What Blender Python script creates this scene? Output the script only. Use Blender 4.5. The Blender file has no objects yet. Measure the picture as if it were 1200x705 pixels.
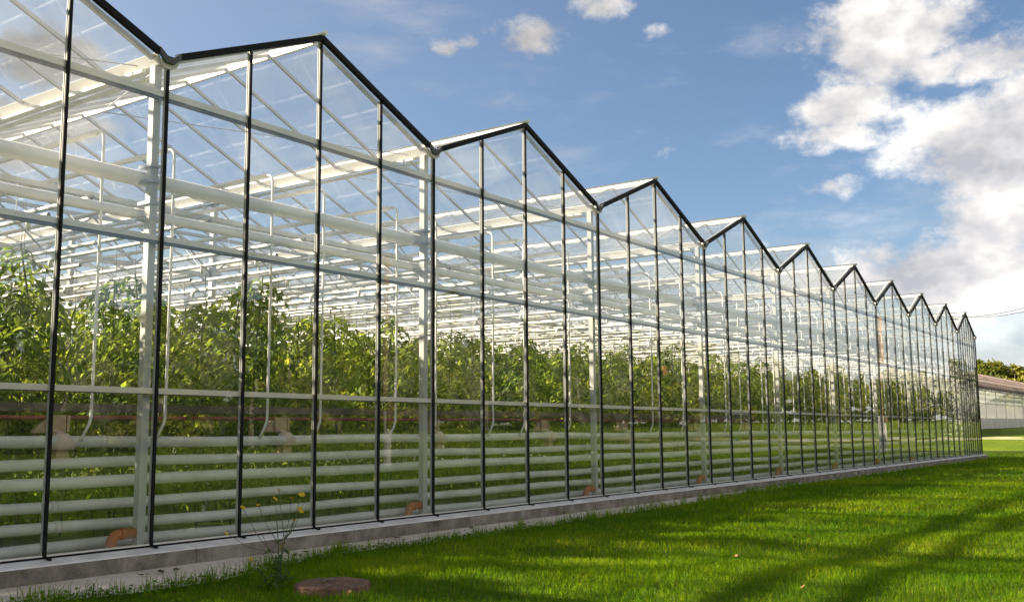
import bpy, math, random
import numpy as np
from mathutils import Matrix, Vector

random.seed(7)
rng = np.random.default_rng(11)
sc = bpy.context.scene
COL = sc.collection
R = math.radians

# ------------------------------------------------------------------ helpers
def ob(name, me, parent=None, loc=(0, 0, 0)):
    o = bpy.data.objects.new(name, me)
    COL.objects.link(o)
    o.location = loc
    if parent is not None:
        o.parent = parent
    return o

def tag(o, label=None, cat=None, group=None, kind=None):
    if label: o['label'] = label
    if cat: o['category'] = cat
    if group: o['group'] = group
    if kind: o['kind'] = kind
    return o

def thing(name, label, cat, loc=(0, 0, 0), group=None):
    return tag(ob(name, None, None, loc), label, cat, group)

class MB:
    """collects vertices and faces of one mesh object"""
    def __init__(s):
        s.v = []; s.f = []; s.m = []; s.n = 0; s.sm = []
    def add(s, verts, faces, mi=0, smooth=False):
        s.v.extend([tuple(map(float, p)) for p in verts])
        for f in faces:
            s.f.append(tuple(i + s.n for i in f)); s.m.append(mi); s.sm.append(smooth)
        s.n += len(verts)
        return s
    def box(s, a, b, mi=0):
        x0, y0, z0 = a; x1, y1, z1 = b
        return s.add([(x0,y0,z0),(x1,y0,z0),(x1,y1,z0),(x0,y1,z0),(x0,y0,z1),(x1,y0,z1),(x1,y1,z1),(x0,y1,z1)],
              [(0,3,2,1),(4,5,6,7),(0,1,5,4),(1,2,6,5),(2,3,7,6),(3,0,4,7)], mi)
    def bar(s, p, q, w, h, up=(0, 0, 1), mi=0):
        """box section bar from p to q, w across, h along up"""
        p = Vector(p); q = Vector(q); d = (q - p).normalized(); u = Vector(up)
        sd = d.cross(u)
        if sd.length < 1e-4: sd = d.cross(Vector((0, 1, 0)))
        sd.normalize(); u = sd.cross(d).normalized()
        V = []
        for c in (p, q):
            for a, b in ((-1,-1),(1,-1),(1,1),(-1,1)):
                V.append(c + sd * (a*w/2) + u * (b*h/2))
        return s.add(V, [(0,1,2,3),(7,6,5,4),(0,4,5,1),(1,5,6,2),(2,6,7,3),(3,7,4,0)], mi)
    def tube(s, pts, r, n=10, mi=0, cap=True):
        pts = [Vector(p) for p in pts]
        rs = r if isinstance(r, (list, tuple)) else [r] * len(pts)
        V = []; F = []
        ref = None
        for i, p in enumerate(pts):
            d = (pts[min(i+1, len(pts)-1)] - pts[max(i-1, 0)]).normalized()
            if ref is None:
                ref = Vector((0, 0, 1)) if abs(d.z) < .9 else Vector((0, 1, 0))
            a = d.cross(ref)
            if a.length < 1e-5: a = d.cross(Vector((1, 0, 0)))
            a.normalize(); b = d.cross(a).normalized(); ref = a.cross(d) if a.cross(d).length > .1 else ref
            for k in range(n):
                t = 2*math.pi*k/n
                V.append(p + (a*math.cos(t) + b*math.sin(t)) * rs[i])
        for i in range(len(pts)-1):
            for k in range(n):
                k2 = (k+1) % n
                F.append((i*n+k, i*n+k2, (i+1)*n+k2, (i+1)*n+k))
        s.add(V, F, mi, True)
        if cap:
            b = s.n - len(V)
            s.f.append(tuple(b + k for k in reversed(range(n)))); s.m.append(mi); s.sm.append(False)
            s.f.append(tuple(b + (len(pts)-1)*n + k for k in range(n))); s.m.append(mi); s.sm.append(False)
        return s
    def build(s, name, mats, parent=None, loc=(0, 0, 0)):
        me = bpy.data.meshes.new(name)
        me.from_pydata(s.v, [], s.f)
        for m in (mats if isinstance(mats, (list, tuple)) else [mats]):
            me.materials.append(m)
        me.polygons.foreach_set('material_index', s.m)
        me.polygons.foreach_set('use_smooth', s.sm)
        me.update()
        return ob(name, me, parent, loc)

def np_mesh(name, V, F, mat, k=3, attr=None, smooth=False):
    """mesh from numpy arrays, all faces with k corners"""
    me = bpy.data.meshes.new(name)
    V = np.asarray(V, np.float32); F = np.asarray(F, np.int32)
    me.vertices.add(len(V)); me.vertices.foreach_set('co', V.ravel())
    me.loops.add(F.size); me.loops.foreach_set('vertex_index', F.ravel())
    me.polygons.add(len(F))
    me.polygons.foreach_set('loop_start', np.arange(0, F.size, k, dtype=np.int32))
    me.polygons.foreach_set('loop_total', np.full(len(F), k, np.int32))
    if smooth: me.polygons.foreach_set('use_smooth', np.ones(len(F), bool))
    if attr is not None:
        a = me.attributes.new('tone', 'FLOAT', 'POINT'); a.data.foreach_set('value', np.asarray(attr, np.float32))
    me.materials.append(mat)
    me.update(calc_edges=True)
    return me

# ------------------------------------------------------------------ materials
def nodes(name):
    m = bpy.data.materials.new(name); m.use_nodes = True
    nt = m.node_tree; nt.nodes.clear()
    out = nt.nodes.new('ShaderNodeOutputMaterial')
    return m, nt, out

def N(nt, t, **kw):
    n = nt.nodes.new(t)
    for k, v in kw.items():
        if k.startswith('i_'):
            key = k[2:]
            key = int(key) if key.isdigit() else key.replace('_', ' ')
            n.inputs[key].default_value = v
        else: setattr(n, k, v)
    return n

def mth(nt, op, a, b=None, c=None, clamp=False):
    n = nt.nodes.new('ShaderNodeMath'); n.operation = op; n.use_clamp = clamp
    for i, x in enumerate((a, b, c)):
        if x is None: continue
        if isinstance(x, (int, float)): n.inputs[i].default_value = x
        else: nt.links.new(x, n.inputs[i])
    return n.outputs[0]

def mixc(nt, fac, a, b):
    n = nt.nodes.new('ShaderNodeMix'); n.data_type = 'RGBA'
    for key, x in ((0, fac), (6, a), (7, b)):
        if isinstance(x, (int, float, tuple)):
            n.inputs[key].default_value = x if key == 0 else (*x[:3], 1)
        else: nt.links.new(x, n.inputs[key])
    return n.outputs[2]

def noise(nt, scale, detail=4, rough=.55, vec=None, src='Object'):
    if vec is None:
        tc = nt.nodes.new('ShaderNodeTexCoord'); vec = tc.outputs[src]
    n = N(nt, 'ShaderNodeTexNoise', i_Scale=scale, i_Detail=detail, i_Roughness=rough)
    nt.links.new(vec, n.inputs['Vector'])
    return n.outputs['Fac']

def ramp(nt, fac, stops):
    r = nt.nodes.new('ShaderNodeValToRGB'); nt.links.new(fac, r.inputs[0])
    e = r.color_ramp.elements
    while len(e) < len(stops): e.new(.5)
    for i, (p, c) in enumerate(stops):
        e[i].position = p; e[i].color = (*c, 1) if len(c) == 3 else c
    return r.outputs[0]

def simple(name, c1, c2=None, scale=6, rough=.5, metal=0, bump=0, bscale=40, spec=.4, detail=5):
    m, nt, out = nodes(name)
    p = N(nt, 'ShaderNodeBsdfPrincipled', i_Roughness=rough, i_Metallic=metal)
    p.inputs['Specular IOR Level'].default_value = spec
    if c2 is None: p.inputs['Base Color'].default_value = (*c1, 1)
    else:
        f = noise(nt, scale, detail)
        nt.links.new(ramp(nt, f, [(.32, c1), (.68, c2)]), p.inputs['Base Color'])
    if bump:
        b = N(nt, 'ShaderNodeBump', i_Strength=bump, i_Distance=.02)
        nt.links.new(noise(nt, bscale, 6), b.inputs['Height']); nt.links.new(b.outputs[0], p.inputs['Normal'])
    nt.links.new(p.outputs[0], out.inputs[0])
    return m

def leafy(name, stops, trans=.4, scale=3., attr=False, rough=.55, yel=(.30, .34, .05), objrand=True, tcol=1.6):
    m, nt, out = nodes(name)
    f = noise(nt, scale, 3)
    if attr:
        a = N(nt, 'ShaderNodeAttribute', attribute_name='tone'); f = mth(nt, 'ADD', mth(nt, 'MULTIPLY', f, .5), mth(nt, 'MULTIPLY', a.outputs['Fac'], .5))
    elif objrand:
        oi = nt.nodes.new('ShaderNodeObjectInfo'); f = mth(nt, 'ADD', f, mth(nt, 'MULTIPLY', mth(nt, 'SUBTRACT', oi.outputs['Random'], .5), .25))
    c = ramp(nt, f, stops)
    p = N(nt, 'ShaderNodeBsdfPrincipled', i_Roughness=rough); p.inputs['Specular IOR Level'].default_value = .16
    nt.links.new(c, p.inputs['Base Color'])
    t = nt.nodes.new('ShaderNodeBsdfTranslucent')
    g = nt.nodes.new('ShaderNodeMix'); g.data_type = 'RGBA'; g.blend_type = 'MULTIPLY'; g.inputs[0].default_value = 1
    nt.links.new(c, g.inputs[6]); g.inputs[7].default_value = (tcol*1.15, tcol, tcol*.45, 1)
    nt.links.new(g.outputs[2], t.inputs['Color'])
    mx = N(nt, 'ShaderNodeMixShader'); mx.inputs[0].default_value = trans
    nt.links.new(p.outputs[0], mx.inputs[1]); nt.links.new(t.outputs[0], mx.inputs[2]); nt.links.new(mx.outputs[0], out.inputs[0])
    return m

def glass(name, tint, r0, dust, dscale=1.2, ripple=0.0, splash=0, dustcol=(.8, .82, .8)):
    """clear sheet glass: Schlick reflection over a straight see-through, with a thin film of dust"""
    m, nt, out = nodes(name)
    geo = nt.nodes.new('ShaderNodeNewGeometry')
    d = N(nt, 'ShaderNodeVectorMath', operation='DOT_PRODUCT')
    nt.links.new(geo.outputs['Incoming'], d.inputs[0]); nt.links.new(geo.outputs['Normal'], d.inputs[1])
    c = mth(nt, 'ABSOLUTE', d.outputs['Value'])
    fr = mth(nt, 'ADD', mth(nt, 'MULTIPLY', mth(nt, 'POWER', mth(nt, 'SUBTRACT', 1, c, clamp=True), 5), 1 - r0), r0)
    tr = N(nt, 'ShaderNodeBsdfTransparent'); tr.inputs[0].default_value = (*tint, 1)
    gl = N(nt, 'ShaderNodeBsdfGlossy', i_Roughness=.0)
    if ripple:
        b = N(nt, 'ShaderNodeBump', i_Strength=ripple, i_Distance=.05)
        nt.links.new(noise(nt, .9, 1), b.inputs['Height']); nt.links.new(b.outputs[0], gl.inputs['Normal'])
    mx = nt.nodes.new('ShaderNodeMixShader'); nt.links.new(fr, mx.inputs[0])
    nt.links.new(tr.outputs[0], mx.inputs[1]); nt.links.new(gl.outputs[0], mx.inputs[2])
    fin = mx.outputs[0]
    if dust:
        tl = N(nt, 'ShaderNodeBsdfTranslucent'); tl.inputs[0].default_value = (*dustcol, 1)
        df = N(nt, 'ShaderNodeBsdfDiffuse'); df.inputs[0].default_value = (*dustcol, 1)
        m2 = nt.nodes.new('ShaderNodeMixShader'); m2.inputs[0].default_value = .5
        nt.links.new(tl.outputs[0], m2.inputs[1]); nt.links.new(df.outputs[0], m2.inputs[2])
        f = mth(nt, 'MULTIPLY', mth(nt, 'ADD', noise(nt, dscale, 6, .65), -.15, clamp=True), dust*2.8)
        if splash:      # soil splashed up on the lowest hand's breadth of glass
            tcs = nt.nodes.new('ShaderNodeTexCoord'); sx = nt.nodes.new('ShaderNodeSeparateXYZ'); nt.links.new(tcs.outputs['Object'], sx.inputs[0])
            hz = mth(nt, 'ADD', sx.outputs[2], mth(nt, 'MULTIPLY', sx.outputs[0], .00586))
            ms = N(nt, 'ShaderNodeMapRange', interpolation_type='SMOOTHSTEP'); nt.links.new(mth(nt, 'ADD', hz, mth(nt, 'MULTIPLY', noise(nt, 4, 6, .7), .5)), ms.inputs[0])
            ms.inputs[1].default_value = .5; ms.inputs[2].default_value = .22; ms.inputs[3].default_value = 0; ms.inputs[4].default_value = splash
            f = mth(nt, 'ADD', f, mth(nt, 'MULTIPLY', ms.outputs[0], noise(nt, 45, 3, .7)), clamp=True)
        m3 = nt.nodes.new('ShaderNodeMixShader'); nt.links.new(f, m3.inputs[0])
        nt.links.new(fin, m3.inputs[1]); nt.links.new(m2.outputs[0], m3.inputs[2]); fin = m3.outputs[0]
    nt.links.new(fin, out.inputs[0])
    return m

M = {}
M['glass'] = glass('clear_glass', (.986, .986, .98), .05, .012, .6, splash=.16)
M['roof_glass'] = glass('roof_glass', (.95, .965, .955), .07, .12, .8)
M['side_glass'] = glass('side_glass', (.94, .97, .95), .07, .02, 1.)
M['black'] = simple('black_rubber', (.008, .008, .008), (.014, .013, .012), 3, .65, spec=.15)
M['white'] = simple('white_aluminium', (.86, .84, .8), (.78, .76, .71), 1.5, .38, spec=.5)
M['rail'] = simple('grey_rail', (.88, .82, .73), (.78, .72, .63), 2, .4, spec=.5)
M['post'] = simple('post_paint', (.6, .6, .56), (.48, .49, .46), 2.5, .5, bump=.06, bscale=15)
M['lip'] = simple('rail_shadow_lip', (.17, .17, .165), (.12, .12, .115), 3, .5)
M['galv'] = simple('galvanised_steel', (.52, .54, .56), (.42, .44, .46), 3, .42, .35)
M['alu'] = simple('roof_aluminium', (.6, .6, .6), (.5, .5, .5), 2, .35, .3)
M['pipe'] = simple('white_pipe_paint', (.72, .72, .66), (.5, .51, .45), 2.2, .45, bump=.05, bscale=20)
M['bracket'] = simple('valley_bracket_grey', (.11, .11, .11), (.07, .07, .07), 10, .6, spec=.2)
M['disc'] = simple('pale_plastic', (.62, .56, .52), (.52, .47, .44), 9, .5)
M['orange'] = simple('orange_pvc', (.5, .17, .04), (.4, .13, .035), 7, .45, bump=.05)
M['tan'] = simple('tan_block', (.5, .37, .25), (.4, .29, .19), 18, .75, bump=.3, bscale=60)
M['tancap'] = simple('pale_tan_cap', (.62, .53, .42), (.55, .46, .36), 9, .6)
M['trough'] = simple('grey_trough', (.22, .19, .155), (.11, .10, .075), 2.5, .75, bump=.2, bscale=12)
M['red'] = simple('red_pipe', (.26, .065, .035), (.15, .05, .035), 5, .5)
M['kerb_top'] = simple('kerb_top_pale', (.88, .83, .76), (.66, .61, .54), 3, .7, bump=.25, bscale=50)  # paler colour than the kerb's front face
m, nt, out = nodes('kerb_concrete')
tc = nt.nodes.new('ShaderNodeTexCoord'); mp = nt.nodes.new('ShaderNodeMapping'); mp.inputs['Scale'].default_value = (3.3, 3.3, .5); nt.links.new(tc.outputs['Object'], mp.inputs[0])
fa = noise(nt, 1., 5, .6, vec=mp.outputs[0]); fb = noise(nt, 3., 9, .7); fc_ = noise(nt, 60, 3)
f = mth(nt, 'ADD', mth(nt, 'MULTIPLY', fa, .2), mth(nt, 'ADD', mth(nt, 'MULTIPLY', fb, .65), mth(nt, 'MULTIPLY', fc_, .15)))
p = N(nt, 'ShaderNodeBsdfPrincipled', i_Roughness=.9); p.inputs['Specular IOR Level'].default_value = .2
nt.links.new(ramp(nt, f, [(.38, (.11, .09, .07)), (.5, (.22, .19, .155)), (.62, (.34, .30, .25))]), p.inputs['Base Color'])
b = N(nt, 'ShaderNodeBump', i_Strength=.5, i_Distance=.02); nt.links.new(noise(nt, 30, 8), b.inputs['Height']); nt.links.new(b.outputs[0], p.inputs['Normal'])
nt.links.new(p.outputs[0], out.inputs[0]); M['concrete'] = m
M['path'] = simple('path_concrete', (.86, .73, .57), (.58, .47, .36), 1.3, .9, bump=.35, bscale=40, detail=9)
M['floor'] = simple('greenhouse_floor', (.13, .12, .09), (.06, .075, .035), 1.4, .9, bump=.3, bscale=20)
M['soil'] = simple('sandy_track', (.34, .31, .17), (.16, .22, .04), .9, .95)
M['manhole'] = simple('reddish_concrete', (.30, .165, .10), (.10, .06, .04), 26, .95, bump=1., bscale=45, detail=9)
M['wood'] = simple('pole_wood', (.30, .17, .09), (.2, .11, .06), 6, .8, bump=.3)
M['cement'] = simple('pole_cement', (.42, .41, .4), (.33, .32, .31), 5, .85)
M['cable'] = simple('black_cable', (.03, .03, .03), None, rough=.6)
M['bark'] = simple('bark', (.12, .09, .065), (.3, .28, .25), 3, .9, bump=.5, bscale=12)
M['stem'] = simple('green_stem', (.13, .17, .05), (.09, .12, .035), 6, .6)
M['sticky'] = simple('orange_card', (.72, .33, .03), (.65, .28, .03), 8, .5)
M['blue'] = simple('blue_plastic', (.06, .2, .5), (.08, .24, .55), 5, .4)
M['deadleaf'] = simple('dead_leaf', (.16, .09, .05), (.08, .05, .03), 30, .8)
M['tanleaf'] = simple('tan_leaf', (.42, .27, .10), (.3, .16, .06), 30, .7)
M['petal'] = leafy('yellow_petal', [(.3, (.75, .5, .01)), (.7, (.85, .62, .02))], .3, 20, tcol=1.)
M['petal_heart'] = simple('flower_heart', (.6, .3, .01), (.5, .22, .01), 60, .7)
M['tomato'] = leafy('tomato_leaf', [(.25, (.07, .125, .027)), (.48, (.165, .25, .06)), (.66, (.28, .36, .085)), (.88, (.5, .46, .13))], .62, 2.6)
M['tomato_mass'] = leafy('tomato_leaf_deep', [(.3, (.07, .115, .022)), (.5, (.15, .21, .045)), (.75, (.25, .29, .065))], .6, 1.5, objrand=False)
M['weed'] = leafy('weed_leaf', [(.3, (.05, .11, .03)), (.7, (.13, .2, .06))], .35, 12)
M['grass'] = leafy('grass_blade', [(.2, (.035, .11, .003)), (.46, (.09, .2, .004)), (.7, (.22, .32, .008)), (.92, (.42, .38, .06))], .55, .9, attr=True, tcol=1.75)
M['oldfilm'] = None

# lawn ground: dark thatch and short growth, as grown turf
m, nt, out = nodes('lawn_turf')
f1 = noise(nt, .35, 5); f2 = noise(nt, 9, 6); f3 = noise(nt, 60, 3)
c = ramp(nt, mth(nt, 'ADD', mth(nt, 'MULTIPLY', f1, .45), mth(nt, 'MULTIPLY', f2, .55)), [(.3, (.06, .11, .005)), (.5, (.13, .19, .007)), (.68, (.22, .26, .014))])
p = N(nt, 'ShaderNodeBsdfPrincipled', i_Roughness=.85); p.inputs['Specular IOR Level'].default_value = .15
nt.links.new(c, p.inputs['Base Color'])
b = N(nt, 'ShaderNodeBump', i_Strength=1., i_Distance=.06)
nt.links.new(mth(nt, 'ADD', f3, f2), b.inputs['Height']); nt.links.new(b.outputs[0], p.inputs['Normal'])
nt.links.new(p.outputs[0], out.inputs[0]); M['turf'] = m

# old film greenhouse: milky translucent plastic
m, nt, out = nodes('milky_film')
f = noise(nt, .7, 6, .65)
c = ramp(nt, f, [(.3, (.62, .62, .61)), (.7, (.8, .8, .79))])
df = nt.nodes.new('ShaderNodeBsdfDiffuse'); tl = nt.nodes.new('ShaderNodeBsdfTranslucent')
nt.links.new(c, df.inputs[0]); nt.links.new(c, tl.inputs[0])
mx = nt.nodes.new('ShaderNodeMixShader'); mx.inputs[0].default_value = .45
nt.links.new(df.outputs[0], mx.inputs[1]); nt.links.new(tl.outputs[0], mx.inputs[2])
tp = nt.nodes.new('ShaderNodeBsdfTransparent'); mt_ = nt.nodes.new('ShaderNodeMixShader'); mt_.inputs[0].default_value = .3
nt.links.new(mx.outputs[0], mt_.inputs[1]); nt.links.new(tp.outputs[0], mt_.inputs[2]); nt.links.new(mt_.outputs[0], out.inputs[0])
M['oldfilm'] = m
m, nt, out = nodes('old_roof_film')
c = ramp(nt, noise(nt, 1.1, 7, .65), [(.38, (.27, .24, .225)), (.5, (.48, .455, .435)), (.62, (.76, .75, .74))])
df = nt.nodes.new('ShaderNodeBsdfDiffuse'); tl = nt.nodes.new('ShaderNodeBsdfTranslucent')
nt.links.new(c, df.inputs[0]); nt.links.new(c, tl.inputs[0])
mx = nt.nodes.new('ShaderNodeMixShader'); mx.inputs[0].default_value = .4
nt.links.new(df.outputs[0], mx.inputs[1]); nt.links.new(tl.outputs[0], mx.inputs[2])
tp = nt.nodes.new('ShaderNodeBsdfTransparent'); mt_ = nt.nodes.new('ShaderNodeMixShader'); mt_.inputs[0].default_value = .3
nt.links.new(mx.outputs[0], mt_.inputs[1]); nt.links.new(tp.outputs[0], mt_.inputs[2]); nt.links.new(mt_.outputs[0], out.inputs[0])
M['oldroof'] = m
M['batten'] = simple('roof_batten', (.17, .125, .105), (.27, .21, .18), 3, .85)
for i, (a, b_, c_) in enumerate((((.06, .08, .015), (.13, .15, .025), (.24, .22, .04)), ((.04, .065, .015), (.08, .11, .02), (.15, .16, .03)), ((.085, .1, .018), (.16, .17, .028), (.26, .24, .04)))):
    M['tree%d' % i] = leafy('tree_leaf_%s' % 'abc'[i], [(.3, a), (.5, b_), (.75, c_)], .35, .35, tcol=1.4)

# ------------------------------------------------------------------ layout numbers (metres)
ZG, ZR, T1, T2, T3 = 5.37, 6.39, 4.965, 3.32, 1.645
BAY = [-17.75, -13.0, -8.3, -3.55, 1.21, 5.92, 10.86, 15.75, 20.64, 25.40, 30.10, 34.75, 39.30, 43.65, 47.75]
DEPTH = 58.5
def zb(x): return -0.00586 * max(-20., min(48., x))
def smooth(a, b, x):
    t = np.clip((x - a) / (b - a), 0, 1); return t*t*(3 - 2*t)
def zgv(x, y):
    x = np.asarray(x, float); y = np.asarray(y, float)
    base = -.22 - .00586*np.clip(x, -20, 48)
    rise = smooth(49, 66, x) * 1.33 + smooth(70, 200, x)*1.0
    bump = .02*np.sin(x*1.7 + y*.9) + .015*np.sin(x*.6 - y*2.1)
    out = np.clip((-1.6 - y)/1.5, 0, 1)
    return base + rise + bump*out
def zg(x, y): return float(zgv(x, y))
WORDS = ['first', 'second', 'third', 'fourth', 'fifth', 'sixth', 'seventh', 'eighth', 'ninth', 'tenth', 'eleventh', 'twelfth']
VIS = 4                       # BAY[4] is the first post in the picture

# ------------------------------------------------------------------ ground
def axis(a, b, fine, lo, hi, g=1.22):
    xs = list(np.arange(a, b + fine/2, fine)); s = fine
    x = b
    while x < hi: s *= g; x += s; xs.append(x)
    s = fine; x = a
    while x > lo: s *= g; x -= s; xs.insert(0, x)
    return np.array(xs)
gx = axis(-8, 72, .5, -900, 1500); gy = axis(-14, 4, .25, -900, 900)
X, Y = np.meshgrid(gx, gy, indexing='ij')
V = np.stack([X, Y, zgv(X, Y)], -1).reshape(-1, 3)
nx, ny = len(gx), len(gy)
ii, jj = np.meshgrid(np.arange(nx-1), np.arange(ny-1), indexing='ij')
q = (ii*ny + jj).ravel()
F = np.stack([q, q+ny, q+ny+1, q+1], -1)
tag(ob('ground', np_mesh('ground', V, F, M['turf'], 4, smooth=True)), kind='structure')

# concrete strip along the kerb; the lawn has crept over its edge
EX = [-20, -6, -2, -.55, .04, .96, 1.67, 2.54, 3.3, 4.0, 4.74, 6.95, 9.6, 13.2, 15.7, 19, 22, 30, 48]
EY = [-1.0, -1.0, -1.05, -1.13, -1.34, -1.36, -1.15, -.9, -.78, -.92, -1.02, -.95, -.88, -.76, -.6, -.4, -.3, -.28, -.27]
def edge(x): return np.interp(x, EX, EY)
mb = MB()
xs = np.arange(-20, 48.01, .5)
V = []
for x in xs:
    w_ = float(edge(x)) - .12
    for y in (-.17, -.17 + (w_+.17)*.6, w_): V.append((x, y, zg(x, y) + .012))
Fc = []
for i in range(len(xs)-1):
    for k in range(2): Fc.append((i*3+k, i*3+k+1, (i+1)*3+k+1, (i+1)*3+k))
mb.add(V, [f[::-1] for f in Fc])
tag(mb.build('path', M['path']), kind='structure')
# sandy track that crosses the far meadow
mb = MB(); V = []; ys = np.linspace(-60, 60, 61)
for y in ys:
    x0 = 58.0 + .8*math.sin(y*.11)
    for dx in (0, .6, 1.2 + .3*math.sin(y*.9)): V.append((x0+dx, y, zg(x0+dx, y) + .02))
Fc = []
for i in range(len(ys)-1):
    for k in range(2): Fc.append((i*3+k, i*3+k+1, (i+1)*3+k+1, (i+1)*3+k))
mb.add(V, Fc)
tag(mb.build('track', M['soil']), kind='structure')

# ------------------------------------------------------------------ the greenhouse
GH = thing('greenhouse', 'long clear glass greenhouse with a row of pointed gables and black glazing caps', 'greenhouse')
def gpart(mb, name, mats): return mb.build(name, mats, GH)

# foundation kerb: sloping pale top, grey concrete face
mb = MB()
segs = np.linspace(-17.85, 47.95, 28)
for i in range(len(segs)-1):
    a, b = segs[i], segs[i+1] - .006
    za, zb_ = zb(a), zb(b)
    prof = [(.16, -.5), (-.215, -.5), (-.215, -.055), (-.2, -.04), (.0, -.004), (.16, -.004)]
    V = [(a, y, z+za) for y, z in prof] + [(b, y, z+zb_) for y, z in prof]
    n = len(prof)
    mb.add(V, [tuple(range(n)), tuple(reversed(range(n, 2*n)))] + [(0, n, n+1, 1)], 0)
    mb.add(V, [(1, n+1, n+2, 2)], 0)
    mb.add(V, [(2, n+2, n+3, 3), (3, n+3, n+4, 4), (4, n+4, n+5, 5)], 1)
    mb.add(V, [(5, n+5, n, 0)], 0)
gpart(mb, 'foundation_kerb', [M['concrete'], M['kerb_top']])
mb = MB(); mb.box((-17.8, .16, -.42), (47.8, DEPTH, -.395))
tag(gpart(mb, 'floor', M['floor']))

def roofz(i, x):
    a, b = BAY[i], BAY[i+1]; c = (a+b)/2; h = (b-a)/2
    return ZG + (ZR-ZG) * (1 - abs(x-c)/h)

# mullions with their black caps, transoms, panes
panes = []
def add_pane(corners, tilt):
    panes.append((corners, tilt))
NB = len(BAY) - 1
for i in range(NB):
    a, b = BAY[i], BAY[i+1]
    n = 8 if i == NB-1 else 4
    xs = [a + (b-a)*k/n for k in range(n+1)]
    for k in range(n):
        x = xs[k]
        top = ZG - .06 if k == 0 else roofz(i, x) - .05
        zb0 = zb(x)
        mb = MB()
        mb.box((x-.009, .008, zb0+.004), (x+.009, .036, top), 0)
        mb.box((x-.015, .03, zb0+.004), (x+.015, .04, top), 0)
        mu = gpart(mb, 'mullion', M['post'])
        mb = MB()
        mb.box((x-.018, -.024, zb0+.006), (x+.018, -.004, top), 0)
        mb.bar((x, -.02, zb0+.012), (x+.012, -.105, zb0-.011), .034, .016, mi=0)
        mb.build('cap', M['black'], mu)
    if i == NB-1:
        x = b; mb = MB(); mb.box((x-.05, -.02, zb(x)), (x+.03, .08, ZG-.02)); gpart(mb, 'mullion', M['black'])
    for zt, hh, dd in ((T1, .075, .07), (T2, .06, .07), (T3, .06, .06)):
        s = 1.0 if zt == T3 else .15
        mb = MB()
        mb.bar((a, .012+dd/2, zt+s*zb(a)), (b, .012+dd/2, zt+s*zb(b)), dd, hh)
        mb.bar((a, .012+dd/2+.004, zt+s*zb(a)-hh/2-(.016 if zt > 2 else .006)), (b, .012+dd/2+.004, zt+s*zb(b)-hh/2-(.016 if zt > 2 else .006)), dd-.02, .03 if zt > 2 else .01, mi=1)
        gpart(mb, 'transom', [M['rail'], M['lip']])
    mb = MB(); mb.bar((a, .02, zb(a)+.012), (b, .02, zb(b)+.012), .07, .024); mb.bar((a, -.012, zb(a)+.006), (b, -.012, zb(b)+.006), .012, .012, mi=1)
    mb.bar((a, -.022, zb(a)-.006), (b, -.022, zb(b)-.006), .008, .02, mi=1)
    gpart(mb, 'sill', [M['rail'], M['black']])
    zr = [lambda x: zb(x)+.01, lambda x: T3+zb(x), lambda x: T2+.15*zb(x), lambda x: T1+.15*zb(x)]
    for k in range(n):
        l, r = xs[k]+.004, xs[k+1]-.004
        for j in range(3):
            add_pane([(l, zr[j](l)), (r, zr[j](r)), (r, zr[j+1](r)), (l, zr[j+1](l))], i)
        add_pane([(l, zr[3](l)), (r, zr[3](r)), (r, roofz(i, r)-.05), (l, roofz(i, l)-.05)], i)
# individual panes: those that show largest from the lawn; the rest together
def pane_mesh(mb, c):
    tx = random.gauss(0, .0025); tz = random.gauss(0, .0018)
    xc = sum(p[0] for p in c)/4; zc = sum(p[1] for p in c)/4
    V = []
    for y0 in (0.0, .005):
        for x, z in c: V.append((x, y0 + (x-xc)*tx + (z-zc)*tz, z))
    mb.add(V, [(0,1,2,3),(7,6,5,4),(0,4,5,1),(1,5,6,2),(2,6,7,3),(3,7,4,0)])
vis = [p for p in panes if p[0][0][0] > -1.2]
vis.sort(key=lambda p: p[0][0][0])
ind = vis[:100]; rest = [p for p in panes if not any(p is s for s in ind)]
for c, _ in ind:
    mb = MB(); pane_mesh(mb, c); gpart(mb, 'glass_pane', M['glass'])
mb = MB()
for c, _ in rest: pane_mesh(mb, c)
tag(gpart(mb, 'glass_pane', M['glass']), kind='stuff')

# verge caps, valley brackets, ridges, gutters, roof glass and glazing bars
for i in range(NB):
    a, b = BAY[i], BAY[i+1]; c = (a+b)/2
    mb = MB()
    up = Vector((0, 0, 1))
    for e in (a, b):
        s = 1 if e < c else -1
        mb.bar((e+s*.12, -.012, ZG+.055), (c, -.012, ZR), .065, .068)
        mb.bar((e+s*.12, -.04, ZG+.033), (c, -.04, ZR-.022), .02, .05)
    gpart(mb, 'verge_cap', M['black'])
    mb = MB()
    mb.tube([(c, -.1, ZR+.05), (c, DEPTH, ZR+.05)], .032, 8)
    mb.bar((c, .03, ZR-.02), (c, DEPTH, ZR-.02), .05, .1)
    gpart(mb, 'ridge', M['white'])
    for e, s in ((a, 1), (b, -1)):
        x0 = e + s*.11
        mb = MB()
        mb.add([(x0, .03, ZG+.045), (c, .03, ZR+.012), (c, DEPTH, ZR+.012), (x0, DEPTH, ZG+.045)], [(0,1,2,3) if s < 0 else (3,2,1,0)])
        gpart(mb, 'roof_glass', M['roof_glass'])
        mb = MB()
        y = .12; k = 0
        while y < DEPTH:
            if y > .5: mb.bar((x0, y, ZG+.01), (c - s*.02, y, ZR-.02), .034, .045)
            else: mb.bar((x0, y, ZG+.01), (c - s*.02, y, ZR-.02), .05, .05)
            y += .9
        if i >= 0:
            for y0 in np.arange(.4, DEPTH-5, 9.6):     # thin wind braces in the roof plane
                mb.tube([(x0, y0, ZG-.02), (c, y0+4.6, ZR-.06)], .008, 5, cap=False)
        gpart(mb, 'glazing_bars', M['alu'])
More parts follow.
